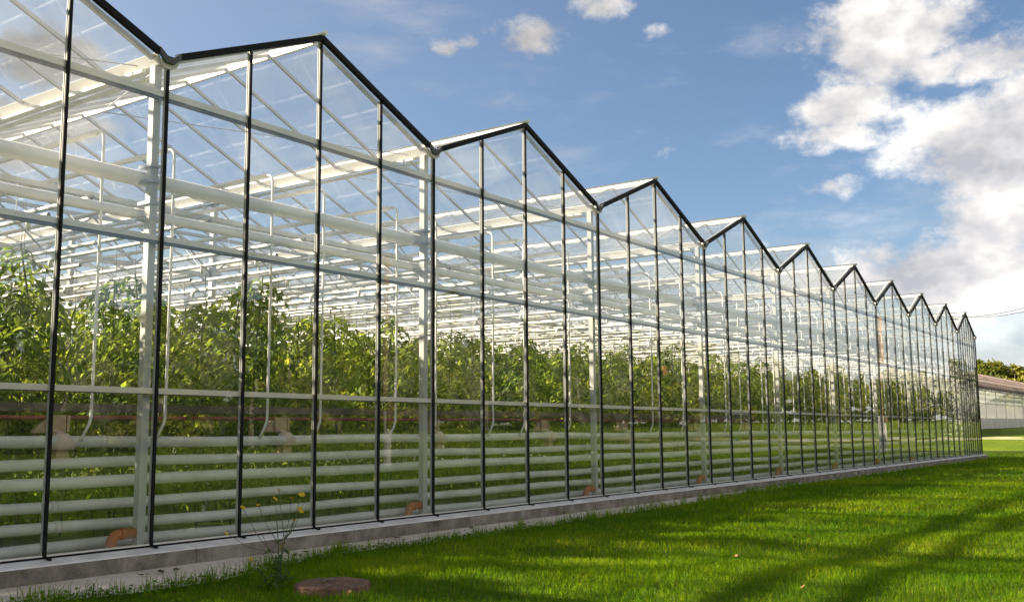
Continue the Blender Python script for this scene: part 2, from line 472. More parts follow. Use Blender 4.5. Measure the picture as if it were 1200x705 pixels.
for i in range(NB+1):
    e = BAY[i]
    mb = MB()
    # gutter: trapezoid channel of white aluminium
    prof = [(-.13, .05), (-.07, -.06), (.07, -.06), (.13, .05), (.12, .06), (.055, -.035), (-.055, -.035), (-.12, .06)]
    n = len(prof)
    V = [(e+x, .02, ZG+z) for x, z in prof] + [(e+x, DEPTH, ZG+z) for x, z in prof]
    mb.add(V, [(k, k+n, (k+1) % n + n, (k+1) % n) for k in range(n)])
    mb.bar((e-.1, .3, ZG-.1), (e-.1, DEPTH, ZG-.1), .05, .035)
    mb.bar((e+.1, .3, ZG-.1), (e+.1, DEPTH, ZG-.1), .05, .035)
    gpart(mb, 'gutter', M['white'])
    mb = MB()
    h = .17; m_ = (ZR-ZG)/2.4
    V = []
    for y in (-.062, -.03):
        V += [(e-.14, y, ZG+.14*m_+.04), (e-.04, y, ZG+.02), (e+.04, y, ZG+.02), (e+.14, y, ZG+.14*m_+.04), (e+.14, y, ZG+.14*m_-.04), (e+.05, y, ZG-.06), (e-.05, y, ZG-.06), (e-.14, y, ZG+.14*m_-.04)]
    mb.add(V, [(0,7,6,1),(1,6,5,2),(2,5,4,3),(8,9,14,15),(9,10,13,14),(10,11,12,13)] + [(k, (k+1) % 8, (k+1) % 8 + 8, k+8) for k in range(8)])
    br = gpart(mb, 'valley_bracket', M['bracket'])
    mb = MB()
    pts = [(e + .13*math.cos(t), ZG-.02 + .1*math.sin(t)) for t in np.linspace(math.pi, 2*math.pi, 12)]
    V = [(x, y, z) for y in (-.026, -.002) for x, z in pts]
    n = len(pts)
    mb.add(V, [tuple(range(n)), tuple(reversed(range(n, 2*n)))] + [(k, k+n, (k+1) % n+n, (k+1) % n) for k in range(n)])
    mb.build('end_disc', M['disc'], br)

# posts: front row just behind the glass, inner rows behind
def post(x, y, z0, z1, w=.092, d=.09, mat='post'):
    mb = MB()
    mb.box((x-w/2, y-d/2, z0), (x+w/2, y+d/2, z1))
    return gpart(mb, 'post', M[mat])
for i in range(NB+1):
    e = BAY[i]
    p_ = post(e-.045 if i < NB else e-.1, .145, zb(e)-.39, ZG-.065)
    mb = MB()
    for zz in (4.05, 3.63):
        mb.box((e-.115, .075, zz-.1), (e+.02, .3, zz-.065)); mb.box((e-.115, .075, zz+.075), (e+.02, .3, zz+.11))
    mb.build('clamp', M['galv'], p_)
mb = MB()
for k in range(1, 13):
    for i in range(1, NB, 2):
        y = k*4.5+.6
        if k <= 6: post(BAY[i], y, -.4, ZG-.065, .09, .1, 'galv' if k < 3 else 'white')
        else: mb.box((BAY[i]-.05, y-.06, -.4), (BAY[i]+.05, y+.06, ZG-.065))
tag(gpart(mb, 'post', M['white']), kind='stuff')

# lattice girders across the house
def girder(y, name='girder', big=False):
    mb = MB(); lo, hi = 3.95, 4.62
    x0, x1 = BAY[0], BAY[-1]
    mb.bar((x0, y, lo), (x1, y, lo), .05, .06); mb.bar((x0, y, hi), (x1, y, hi), .05, .05)
    for i in range(NB):
        a, b = BAY[i], BAY[i+1]; n = 6
        for k in range(n):
            xa = a+(b-a)*k/n; xb = a+(b-a)*(k+1)/n
            za, zc = (lo, hi) if k % 2 == 0 else (hi, lo)
            mb.tube([(xa, y, za), (xb, y, zc)], .017, 5, cap=False)
        # struts up to the gutter and flying braces to the valley
        mb.tube([(a, y, hi), (a, y, ZG-.06)], .03, 6, cap=False)
        mb.tube([(a+.9, y, hi), (a, y, ZG-.1)], .012, 5, cap=False)
        mb.tube([(a-.9, y, hi), (a, y, ZG-.1)], .012, 5, cap=False)
    gpart(mb, name, M['white'] if y > 6 else M['galv'])
for k in range(1, 13): girder(k*4.5 + .62)
mb = MB(); mb.bar((BAY[0], .75, 3.84), (BAY[-1], .75, 3.84), .04, .06); gpart(mb, 'tie_beam', M['galv'])

# rolled energy screens and cross rails hung under the gutters
for k in range(0, 13):
    y = 2.6 + k*4.5
    mb = MB()
    mb.tube([(BAY[0], y, 4.28), (BAY[-1], y, 4.28)], .022, 6)
    gpart(mb, 'cross_rail', M['white'])
# two big supply pipes along the front
mb = MB(); mb.tube([(-17.5, .34, 4.03), (47.5, .34, 4.03)], .088, 16); gpart(mb, 'supply_pipe', M['white'])
mb = MB(); mb.tube([(-17.5, .34, 3.62), (47.5, .34, 3.62)], .058, 14); gpart(mb, 'supply_pipe', M['white'])
# side walls and back wall
for x in (BAY[0], BAY[-1]):
    mb = MB(); mb.add([(x, .1, -.3), (x, DEPTH, -.3), (x, DEPTH, ZG), (x, .1, ZG)], [(0,1,2,3)]); gpart(mb, 'side_glass', M['side_glass'])
    mb = MB()
    for y in np.arange(1.2, DEPTH, 1.2): mb.box((x-.02, y-.02, -.3), (x+.02, y+.02, ZG-.05))
    for z in (T3, T2): mb.box((x-.025, .1, z-.03), (x+.025, DEPTH, z+.03))
    gpart(mb, 'side_frame', M['white'])
mb = MB()
for z in (T3, T2, T1): mb.box((BAY[0], DEPTH-.03, z-.03), (BAY[-1], DEPTH+.03, z+.03))
for i in range(NB):
    for k in range(4):
        x = BAY[i] + (BAY[i+1]-BAY[i])*k/4; mb.box((x-.02, DEPTH-.02, -.4), (x+.02, DEPTH+.02, roofz(i, x)))
gpart(mb, 'back_frame', M['white'])

# ------------------------------------------------------------------ pipes along the glass
HP = thing('wall_heating', 'stack of six white horizontal heating pipes along the inside of the glass wall', 'heating pipes', (0, .42, 0))
for z, r in ((1.1, .061), (.88, .056), (.69, .063), (.45, .056), (.235, .058), (.03, .061)):
    mb = MB(); ph = z*7
    def pz(x): return z + zb(x) + .009*math.sin(x*1.31 + ph) + .006*math.sin(x*.53 + 2*ph)
    mb.tube([(x, .012*math.sin(x*.8 + ph), pz(x)) for x in np.arange(-17.6, 47.6, 1.0)], r, 16)
    for x in np.arange(-16, 47, 6.1):
        x += 2.7*math.sin(x + ph); mb.tube([(x, .012*math.sin(x*.8 + ph), pz(x)), (x+.07, .012*math.sin(x*.8 + ph), pz(x))], r+.005, 16)
    mb.build('pipe', M['pipe'], HP)
# grey trough with red pipe that crosses the row ends
TR = thing('supply_trough', 'grey horizontal trough with a thin red pipe under it, before the plants', 'trough', (0, .66, 0))
mb = MB()
V = [(x, y, z+.6*zb(x)) for x in (-17, 20.0) for y, z in ((-.08, 1.42), (.08, 1.42), (.1, 1.51), (-.1, 1.51))]
mb.add(V, [(0,1,2,3),(7,6,5,4),(0,4,5,1),(1,5,6,2),(2,6,7,3),(3,7,4,0)]); mb.build('trough_body', M['trough'], TR)
mb = MB(); mb.tube([(-17, -.06, 1.385), (20.2, -.06, 1.385-.07)], .024, 10); mb.build('red_pipe', M['red'], TR)

def between(x):
    k = sum(1 for e in BAY[VIS:] if e < x)
    if k == 0: return 'of those left of the first white post'
    if k > 10: return 'of those right of the tenth white post'
    return 'of those between the %s and %s white posts' % (WORDS[k-1], WORDS[k])

# tan support blocks under the trough at every other crop row
bx = [-5.9, -2.75, .42, 3.5, 6.6, 9.75, 12.75, 16.2, 19.3]
for x in bx:
    t = thing('trough_support', '', 'support', (x, .62, 0), 'tan trough supports')
    i0 = sum(1 for q_ in bx if q_ < x and q_ > 0)
    t['label'] = 'tan block with pale cap under the grey trough, ' + (('%s from the left' % WORDS[i0]) if x > 0 else ('beyond the left edge, ' + ('nearer one' if x > -4 else 'farther one')))
    dz = zb(x)
    mb = MB()
    mb.box((-.09, -.07, 1.2+dz), (.1, .07, 1.385+dz)); mb.box((.115, -.07, 1.21+dz), (.15, .07, 1.38+dz))
    mb.build('block', M['tan'], t)
    mb = MB()
    mb.add([(-.1,-.03,1.2+dz),(-.1,.03,1.2+dz),(-.1,-.03,1.36+dz),(-.1,.03,1.36+dz),(-.24,-.03,1.2+dz),(-.24,.03,1.2+dz)],
           [(0,2,4),(1,5,3),(2,3,5,4),(0,4,5,1),(0,1,3,2)])
    mb.build('brace', M['tan'], t)
    mb = MB(); mb.tube([(0, -.16, 1.195+dz), (0, -.16, 1.12+dz), (0, -.16, 1.03+dz)], [.06, .135, .14], 12)
    mb.bar((0, -.16, 1.17+dz), (0, 0, 1.22+dz), .08, .05)
    mb.build('cap', M['tancap'], t)
    mb = MB(); mb.box((-.075, -.23, -.4), (.065, -.11, 1.03+dz)); mb.build('leg', M['tan'], t) if False else None
    mb = MB(); mb.box((-.07, -.2, .86+dz), (.07, -.09, 1.03+dz)); mb.build('stub', M['tan'], t)

# orange drain elbows at the post feet
for i in range(VIS-2, NB):
    e = BAY[i]; z = .14+zb(e)
    t = thing('drain_elbow', 'orange plastic drain elbow at the foot of the %s tall white post' % WORDS[i-VIS] if i >= VIS else
              'orange plastic drain elbow at a post beyond the left edge, %s one' % ('nearer' if i == VIS-1 else 'farther'), 'drain pipe', (e, .15, 0), 'orange drain elbows')
    mb = MB()
    pts = [(-.1, 0, z), (-.27, 0, z)] + [(-.27-.1*math.sin(a), 0, z-.1+.1*math.cos(a)) for a in np.linspace(.3, math.pi/2, 5)] + [(-.37, 0, z-.4)]
    mb.tube(pts, .055, 14); mb.build('pipe', M['orange'], t)
    mb = MB(); mb.tube([(-.21, 0, z), (-.27, 0, z)], .062, 14); mb.tube([(-.37, 0, z-.1), (-.37, 0, z-.15)], .062, 14); mb.build('socket', M['orange'], t)

# overhead pipes on the crop rows, each turning down behind the glass to the wall pipes
hx = sorted([.66 + 2.4*k for k in range(-8, 20)] + [1.57 + 2.4*k for k in range(-8, 20)])
hx = [x for x in hx if -17.5 < x < 47.3]
cnt = {}
for x in hx:
    b = between(x); cnt[b] = cnt.get(b, 0) + 1
    t = thing('overhead_pipe', '', 'pipe', (x, 0, 0), 'overhead pipes with drop hoses')
    if x < -1.5: t['label'] = 'thin white overhead pipe with drop hose beyond the left edge of the glass wall'
    else: t['label'] = 'white drop pipe behind the glass, %s %s' % (WORDS[cnt[b]-1], b)
    if x < -1.5: cnt[b] = 0
    mb = MB(); mb.tube([(0, .44, 4.47), (0, DEPTH-.5, 4.47)], .036, 8); mb.build('run', M['white'], t)
    dz = zb(x); yy = .31
    pts = [(0, .46, 4.47)] + [(0, yy+.1-.1*math.sin(a), 4.37+.1*math.cos(a)) for a in np.linspace(.2, math.pi/2, 6)]
    pts += [(0.004, yy, 3.2), (-.004, yy+.005, 1.36+dz), (-.015, yy+.015, 1.29+dz), (-.08, yy+.05, 1.12+dz)]
    mb = MB(); mb.tube(pts, .0165, 8); mb.build('drop_hose', M['white'], t)

# crop wires and rails over every crop row
rowx = [.3 + 1.6*k for k in range(-11, 30)]
for x in rowx:
    if not -17.5 < x < 47.2: continue
    mb = MB()
    mb.tube([(x, .7, 3.52), (x, DEPTH-1, 3.52)], .026, 6, cap=False)
    mb.tube([(x+.5, .7, 3.8), (x+.5, DEPTH-1, 3.8)], .031, 8, cap=False)
    mb.tube([(x+1.0, 1.7, 3.2), (x+1.0, DEPTH-1, 3.2)], .026, 6, cap=False)
    for y in np.arange(1.1, 30, 1.15):
        mb.tube([(x, y, 3.52), (x, y, 3.49), (x, y, 3.44), (x, y, 3.41)], [.008, .03, .03, .008], 7)
    for y in np.arange(2.3, 57, 4.5):
        mb.tube([(x, y, 3.52), (x, y+.9, 4.28)], .006, 4, cap=False)
        mb.tube([(x+.5, y, 3.8), (x+.5, y, 4.28)], .006, 4, cap=False)
    gpart(mb, 'crop_rail', M['white'])

# ------------------------------------------------------------------ tomato plants
def leaflets(P, D, Nn, L, W, bend):
    """pointed leaflets folded on the midrib: P base, D direction, Nn normal"""
    S = np.cross(D, Nn); S /= np.linalg.norm(S, axis=1)[:, None] + 1e-9
    L = L[:, None]; W = W[:, None]
    base = P; mid = P + D*L*.5 - Nn*L*.02; tip = P + D*L - Nn*L*bend[:, None]
    l = P + D*L*.42 + S*W + Nn*W*.25; r = P + D*L*.42 - S*W + Nn*W*.25
    n = len(P)
    V = np.stack([base, l, mid, r, tip], 1).reshape(-1, 3)
    i = np.arange(n)[:, None]*5
    F = np.concatenate([i+[0,2,1], i+[1,2,4], i+[4,2,3], i+[3,2,0]], 0)
    return V, F
def tomato_arrays(seed, nleaf=30, size=1.0, nl=7, low=.2):
    r = np.random.default_rng(seed)
    H = r.uniform(2.65, 3.15)
    P = []; D = []; NN = []; L = []; W = []; B = []
    for k in range(nleaf):
        t = (k+r.uniform(0, 1))/nleaf
        z = low + (H-low)*t**.62
        az = r.uniform(0, 2*math.pi); out = np.array([math.cos(az), math.sin(az), 0])
        ll = r.uniform(.3, .5) * (1 - .35*max(0, t-.8)/.2)
        up = r.uniform(.2, .7) if t > .85 else r.uniform(-.05, .4)
        base = np.array([.06*math.sin(z*3+seed), .06*math.cos(z*2.3+seed), z])
        sidev = np.array([-out[1], out[0], 0])
        for q_ in range(nl):
            u = .25 + .75*(q_//2)/max(1, (nl//2))
            pos = base + out*ll*u + np.array([0, 0, ll*(up*u - .75*u*u)])
            d_along = out + np.array([0, 0, up - 1.5*u])
            d_along /= np.linalg.norm(d_along)
            if q_ == nl-1: dv = d_along
            else: dv = d_along*.55 + sidev*(1 if q_ % 2 else -1)*.85 + np.array([0, 0, r.uniform(-.45, .05)])
            dv = dv + r.normal(0, .18, 3); dv /= np.linalg.norm(dv)
            nv = np.array([0, 0, 1.]) + r.normal(0, .35, 3); nv -= dv*np.dot(nv, dv); nv /= np.linalg.norm(nv)
            P.append(pos); D.append(dv); NN.append(nv)
            le = r.uniform(.09, .16)*size*(1.15 if q_ == nl-1 else 1); L.append(le); W.append(le*r.uniform(.17, .25)); B.append(r.uniform(.0, .35))
    V, F = leaflets(np.array(P), np.array(D), np.array(NN), np.array(L), np.array(W), np.array(B))
    return V, F, H
plants = []
for s in range(6):
    V, F, H = tomato_arrays(20+s, 100, 1.0)
    fm = np_mesh('foliage', V, F, M['tomato'])
    mb = MB(); zs = np.linspace(-.1, H+.05, 12)
    mb.tube([(.06*math.sin(z*3+20+s), .06*math.cos(z*2.3+20+s), z) for z in zs], .011, 6)
    mb.tube([(0, 0, H), (.01, 0, 3.5)], .003, 4, cap=False)
    st = mb.build('stem', M['stem']); sm = st.data; bpy.data.objects.remove(st)
    plants.append((fm, sm))
def plant(x, y, s, label, group):
    t = thing('tomato_plant', label, 'tomato plant', (x, y, zb(x)*.7), group)
    t.rotation_euler = (0, 0, random.uniform(0, 6.28)); k = random.uniform(.96, 1.08); t.scale = (1.05, 1.05, k)
    ob('foliage', plants[s][0], t); ob('stem', plants[s][1], t)
rows = [x for x in rowx if -4.0 < x < 47.2]
n_lab = 0
for x in rows:
    for k in range(8):
        y = 1.12 + .4*k + random.uniform(-.06, .06)
        if k == 0:
            if x < -1.2: lab = 'leafy tomato plant at the glass end of a crop row beyond the left edge'
            else:
                n_lab += 1
                lab = 'leafy tomato plant at the glass end of crop row number %d counted from the left' % n_lab
            plant(x + random.uniform(-.12, .12), y, random.randrange(6), lab, 'tomato plants at the glass end of the rows')
        else:
            plant(x + random.uniform(-.15, .15), y, random.randrange(6), 'tomato plant inside a crop row, behind the plant at the glass end', 'tomato plants deeper in the rows')
# everything farther in or beyond the edge reads as one mass
VV = []; FF = []; off = 0
src = [tomato_arrays(60+s, 34, 2.0, 5, .8) for s in range(4)]
for x in rowx:
    if not -17 < x < 47.3: continue
    ys = np.arange(4.5, 21, .62) if x > -4 else np.arange(1.1, 12, .7)
    for y in ys:
        V, F, H = src[random.randrange(4)]
        a = random.uniform(0, 6.28); ca, sa = math.cos(a), math.sin(a)
        W_ = np.stack([V[:, 0]*ca - V[:, 1]*sa + x + random.uniform(-.15, .15), V[:, 0]*sa + V[:, 1]*ca + y, V[:, 2]*random.uniform(.93, 1.03) + zb(x)*.7], 1)
        VV.append(W_); FF.append(F + off); off += len(V)
tag(ob('tomato_crop', np_mesh('tomato_crop', np.concatenate(VV), np.concatenate(FF), M['tomato_mass'])),
    'dense mass of tomato plants deep inside the greenhouse', 'tomato crop', kind='stuff')

# small things among the crop
def card(name, label, cat, mat, a, b, loc, rz=0):
    mb = MB(); mb.box(a, b); o = mb.build(name, mat, None, loc); o.rotation_euler = (0, 0, rz); return tag(o, label, cat)
t = thing('sticky_trap', 'orange sticky trap card hanging in the tops of the tomato plants', 'insect trap', (15.0, .72, 0))
mb = MB(); mb.box((-.085, -.004, 2.33), (.085, .004, 2.56)); mb.build('card', M['sticky'], t)
mb = MB(); mb.tube([(0, 0, 2.56), (0, 0, 3.52)], .004, 5); mb.build('string', M['white'], t)
mb = MB(); mb.tube([(0, 0, 0), (1.35, 0, -.01)], .07, 14); mb.tube([(.06, 0, 0), (.12, 0, 0)], .078, 14); mb.tube([(1.2, 0, 0), (1.26, 0, -.01)], .078, 14)
tag(mb.build('white_roll', M['white'], None, (18.3, .66, 1.53)), 'white rolled sheet lying on the right end of the grey trough', 'roll')
mb = MB(); mb.tube([(0, 0, 0), (.5, 0, .01)], .02, 8); mb.tube([(.5, 0, .01), (.58, 0, .01)], .028, 8)
tag(mb.build('blue_tube', M['blue'], None, (17.75, .42, .88+.072+zb(18))), 'short blue plastic tube lying on the second wall pipe', 'tube')

# ------------------------------------------------------------------ grass
CAMX, CAMY = -5.465, -9.389
def blades(n, xs, ys, h, w, tone, lean=.5):
    z = zgv(xs, ys)
    az = rng.uniform(0, 2*np.pi, n); la = rng.uniform(0, 2*np.pi, n)
    le = h*rng.uniform(.1, lean*2, n)
    sx, sy = np.cos(az)*w/2, np.sin(az)*w/2
    dx, dy = np.cos(la)*le, np.sin(la)*le
    V = np.empty((n, 5, 3), np.float32)
    V[:, 0] = np.stack([xs-sx, ys-sy, z-.005], 1); V[:, 1] = np.stack([xs+sx, ys+sy, z-.005], 1)
    V[:, 2] = np.stack([xs+sx*.7+dx*.35, ys+sy*.7+dy*.35, z+h*.6], 1); V[:, 3] = np.stack([xs-sx*.7+dx*.35, ys-sy*.7+dy*.35, z+h*.6], 1)
    V[:, 4] = np.stack([xs+dx, ys+dy, z+h*np.sqrt(np.maximum(.15, 1-(le/h)**2*.6))], 1)
    i = np.arange(n)[:, None]*5
    F = np.concatenate([i+[0,1,2], i+[0,2,3], i+[3,2,4]], 0)
    return V.reshape(-1, 3), F, np.repeat(tone, 5)
def hills(x, y):   # slow variation of growth
    return .5 + .25*np.sin(x*1.9+y*1.1) + .2*np.sin(x*.7-y*2.3+1) + .25*np.sin(x*4.1+y*3.7+2)*np.sin(y*4.9-x*2.2)
parts = []
for (d0, d1, dens, wid, amax) in ((3, 8, 1900, .0052, 62), (8, 12, 1500, .0065, 60), (12, 18, 800, .0095, 58), (18, 30, 330, .015, 55), (30, 58, 110, .026, 50)):
    A = math.pi*(d1*d1-d0*d0)*(amax*2/360); n = int(A*dens)
    d = np.sqrt(rng.uniform(d0*d0, d1*d1, n)); th = R(34.9) + R(-4) + rng.uniform(-R(amax), R(amax), n)
    # angles measured from +x towards +y round the camera's standpoint
    xs = CAMX + d*np.cos(th); ys = CAMY + d*np.sin(th)
    e = edge(xs) - .02 + rng.normal(0, .05, n)
    ok = (ys < e) | ((xs > 48.4) & (ys < 14))
    ok &= ((xs-1.2)**2 + (ys+2.75)**2 > .38**2)
    xs, ys = xs[ok], ys[ok]; n = len(xs)
    g = hills(xs, ys)
    h = (.035 + .035*rng.random(n) + .03*np.clip(g, 0, 1)) * (1 + (d1 > 18)*.15)
    g2 = .5+.5*np.sin(xs*.45+ys*1.3+.6*np.sin(ys*.9))*np.sin(ys*.7-xs*.21+1.)
    tone = np.clip(.5*rng.random(n) + .2*g + .38*g2, 0, 1); tone[rng.random(n) < .025 + .07*g2**3] = .99
    parts.append(blades(n, xs, ys, h, np.full(n, wid)*rng.uniform(.7, 1.3, n), tone, .55))
off = 0; VV = []; FF = []; TT = []
for V, F, t in parts:
    VV.append(V); FF.append(F+off); TT.append(t); off += len(V)
tag(ob('grass', np_mesh('grass', np.concatenate(VV), np.concatenate(FF), M['grass'], attr=np.concatenate(TT))), 'short green mown grass of the lawn', 'grass', kind='stuff')
# taller unmown tufts along the path edge
cx = np.concatenate([rng.uniform(-6, 3, 120), rng.uniform(3, 20, 130)])
cy = edge(cx) + rng.uniform(-.25, .12, len(cx))
m_ = rng.integers(6, 26, len(cx))
xs = np.repeat(cx, m_) + rng.normal(0, .05, m_.sum()); ys = np.repeat(cy, m_) + rng.normal(0, .04, m_.sum()); n = len(xs)
V, F, t = blades(n, xs, ys, rng.uniform(.07, .2, n), rng.uniform(.005, .009, n), rng.uniform(.25, .75, n), .4)
nc_ = 900      # coarser clumps scattered over the lawn
dc = np.sqrt(rng.uniform(9, 26**2, nc_)); tc_ = R(31) + rng.uniform(-R(58), R(58), nc_)
bx_ = CAMX + dc*np.cos(tc_); by_ = CAMY + dc*np.sin(tc_); okc = by_ < edge(bx_) - .1
bx_, by_ = bx_[okc], by_[okc]; m3 = rng.integers(8, 30, len(bx_)); sp = np.repeat(rng.uniform(.03, .12, len(bx_)), m3)
x3 = np.repeat(bx_, m3) + rng.normal(0, 1, m3.sum())*sp; y3 = np.repeat(by_, m3) + rng.normal(0, 1, m3.sum())*sp; n3 = len(x3)
V3, F3, t3_ = blades(n3, x3, y3, rng.uniform(.05, .12, n3), rng.uniform(.006, .011, n3), np.repeat(rng.uniform(.15, .98, len(bx_)), m3), .6)
V = np.concatenate([V, V3]); F = np.concatenate([F, F3+len(t)]); t = np.concatenate([t, t3_])
# clover-like broad leaves hugging the edge
n2 = 2600
x2 = rng.uniform(-4, 7, n2); y2 = edge(x2) + rng.normal(-.22, .13, n2)
P = np.stack([x2, y2, zgv(x2, y2) + rng.uniform(.02, .09, n2)], 1)
a = rng.uniform(0, 6.28, n2); D = np.stack([np.cos(a), np.sin(a), rng.uniform(-.2, .3, n2)], 1); D /= np.linalg.norm(D, axis=1)[:, None]
Nn = np.stack([rng.normal(0, .3, n2), rng.normal(0, .3, n2), np.ones(n2)], 1); Nn -= D*np.sum(D*Nn, 1)[:, None]; Nn /= np.linalg.norm(Nn, axis=1)[:, None]
L = rng.uniform(.025, .055, n2)
V2, F2 = leaflets(P, D, Nn, L, L*.42, rng.uniform(0, .3, n2))
V = np.concatenate([V, V2]); F = np.concatenate([F, F2+len(t)]); t = np.concatenate([t, np.repeat(rng.uniform(.2, .6, n2), 5)])
tag(ob('edge_grass', np_mesh('edge_grass', V, F, M['grass'], attr=t)), 'longer tufts and clover along the edge of the path', 'grass', kind='stuff')

# ------------------------------------------------------------------ manhole, weed, leaves
t = thing('manhole_cover', 'round reddish weathered concrete manhole cover lying in the grass', 'manhole cover', (1.2, -2.72, zg(1.2, -2.72)-.03))
mb = MB(); n = 40; rr = .345
rings = [(rr-.015, -.05), (rr, .02), (rr-.004, .085), (rr-.02, .098), (rr-.1, .1), (.12, .104), (.0001, .105)]
V = []; random.seed(3)
for q_, (r_, z_) in enumerate(rings):
    for k in range(n):
        a = 2*math.pi*k/n; j = 1 + (random.uniform(-.025, .012) if 0 < q_ < 4 else 0)
        V.append((r_*j*math.cos(a), r_*j*math.sin(a), z_ + random.uniform(-.004, .004)))
mb.add(V, [(q_*n+k, q_*n+(k+1) % n, (q_+1)*n+(k+1) % n, (q_+1)*n+k) for q_ in range(len(rings)-1) for k in range(n)], 0, False)
mb.build('slab', M['manhole'], t)
mb = MB(); mb.tube([(-.1, .02, .1), (-.1, .02, .125), (.05, .02, .125), (.05, .02, .1)], .008, 6); mb.build('handle', M['batten'], t)

W = thing('sow_thistle', 'tall thin weed with yellow flowers growing before the kerb by the manhole', 'weed', (.98, -2.25, zg(.98, -2.25)))
right = Vector((.574, -.819, 0)); depth = Vector((.819, .574, 0))
def rel(px, py, dd=0):     # offsets in metres sideways along the lawn and upward
    return right*px + depth*dd + Vector((0, 0, py))
fl = [(-.50, .50, .05), (-.37, .73, .1), (-.2, .76, 0), (-.06, .81, .08), (.0, .9, -.05), (.1, .82, .04), (.2, .85, 0), (.17, .72, .06), (.21, .7, -.04), (-.28, .26, .1), (.0, .37, .1), (.13, .62, .02)]
base = Vector((0, 0, 0))
mb = MB()
mains = [(-.02, .62), (.1, .66), (.05, .55), (-.16, .5)]
tops = []
for mx_, mh in mains:
    pts = [rel(mx_*.2*t_, mh*t_*1.0, .02*math.sin(t_*4)) + right*(mx_*t_*t_*.8) for t_ in np.linspace(0, 1, 7)]
    mb.tube(pts, [.007 - .0008*k for k in range(7)], 6); tops.append(pts)
for k, (fx, fz, fd) in enumerate(fl):
    pts_ = tops[(3 if fx < -.25 else 0 if fx < 0 else 1) if fz > .3 else 2]
    st = pts_[2 if fz < .4 else 4]; en = rel(fx, fz, fd)
    md = (st+en)/2 + Vector((0, 0, -.04))
    mb.tube([st, md, en], [.0035, .003, .0025], 5)
mb.build('stem', M['stem'], W)
P = []; D = []; NN = []; L = []
for pts in tops:
    for p_ in pts[:5]:
        for _ in range(3):
            a = random.uniform(0, 6.28); P.append(p_); d_ = np.array([math.cos(a), math.sin(a), random.uniform(-.2, .6)]); d_ /= np.linalg.norm(d_); D.append(d_)
            nv = np.array([0, 0, 1.]) - d_*d_[2]; NN.append(nv/np.linalg.norm(nv)); L.append(random.uniform(.07, .2)*(1 - .5*p_.z))
for _ in range(34):
    a = random.uniform(0, 6.28); P.append(Vector((random.uniform(-.12, .12), random.uniform(-.12, .12), random.uniform(.02, .15)))); d_ = np.array([math.cos(a), math.sin(a), random.uniform(0, .7)]); d_ /= np.linalg.norm(d_); D.append(d_)
    nv = np.array([0, 0, 1.]) - d_*d_[2]; NN.append(nv/np.linalg.norm(nv)); L.append(random.uniform(.08, .19))
L = np.array(L)
V, F = leaflets(np.array([tuple(p) for p in P]), np.array(D), np.array(NN), L, L*.11, np.full(len(L), .3))
ob('leaves', np_mesh('leaves', V, F, M['weed']), W)
for k, (fx, fz, fd) in enumerate(fl):
    c_ = rel(fx, fz, fd); rr = random.uniform(.021, .033)
    fmb = MB(); tiltv = Vector((random.uniform(-.5, .5), random.uniform(-.9, .1), 1)).normalized()
    u = tiltv.cross(Vector((1, 0, 0))).normalized(); v = tiltv.cross(u)
    for q_ in range(14):
        a = 2*math.pi*q_/14; o_ = u*math.cos(a) + v*math.sin(a); s_ = (u*-math.sin(a) + v*math.cos(a))*rr*.22
        p0 = c_; p1 = c_ + o_*rr*.6 + tiltv*.004; p2 = c_ + o_*rr + tiltv*random.uniform(-.004, .006)
        fmb.add([p0-s_*.5, p0+s_*.5, p1+s_, p2+s_*.6, p2-s_*.6, p1-s_], [(0,1,2,5), (5,2,3,4)])
    fo = fmb.build('flower', M['petal'], W)
    h_ = MB(); h_.tube([c_-tiltv*.014, c_-tiltv*.006, c_+tiltv*.004], [.004, .008, .006], 8); h_.build('flower_heart', M['petal_heart'], fo)
for k, (x, y) in enumerate(((.72, -.62), (.9, -.66), (1.05, -.6), (2.25, -.85), (2.55, -.7), (2.9, -.6), (3.5, -.52), (4.7, -.45), (6.2, -.5))):
    mb = MB(); s_ = random.uniform(.07, .13)
    P_ = np.array([[0, 0, .01], [.02, 0, .015]]); a = random.uniform(0, 6.28)
    D_ = np.array([[math.cos(a), math.sin(a), .05], [math.cos(a+.9), math.sin(a+.9), .1]]); N_ = np.array([[0, .2, 1.], [.2, 0, 1.]])
    V, F = leaflets(P_, D_, N_, np.array([s_, s_*.8]), np.array([s_*.3, s_*.25]), np.array([-.15, -.1]))
    o = ob('dead_leaf', np_mesh('dead_leaf', V, F, M['deadleaf']), None, (x, y, zg(x, y)+.018))
    tag(o, 'curled brown dead leaf lying on the pale concrete path', 'leaf', 'dead leaves on the path')

for k in range(16):
    d_ = random.uniform(6, 16); a = R(31) + random.uniform(-R(26), R(14)); x, y = CAMX + d_*math.cos(a), CAMY + d_*math.sin(a)
    if y > float(edge(x)) - .2: continue
    s_ = random.uniform(.05, .085); a = random.uniform(0, 6.28)
    V, F = leaflets(np.array([[0, 0, 0.]]), np.array([[math.cos(a), math.sin(a), .12]]), np.array([[random.uniform(-.4, .4), .3, 1.]]), np.array([s_]), np.array([s_*.33]), np.array([-.2]))
    tag(ob('fallen_leaf', np_mesh('fallen_leaf', V, F, M['tanleaf']), None, (x, y, zg(x, y)+.06)), 'small tan fallen leaf caught in the lawn grass', 'leaf', 'fallen leaves on the lawn')
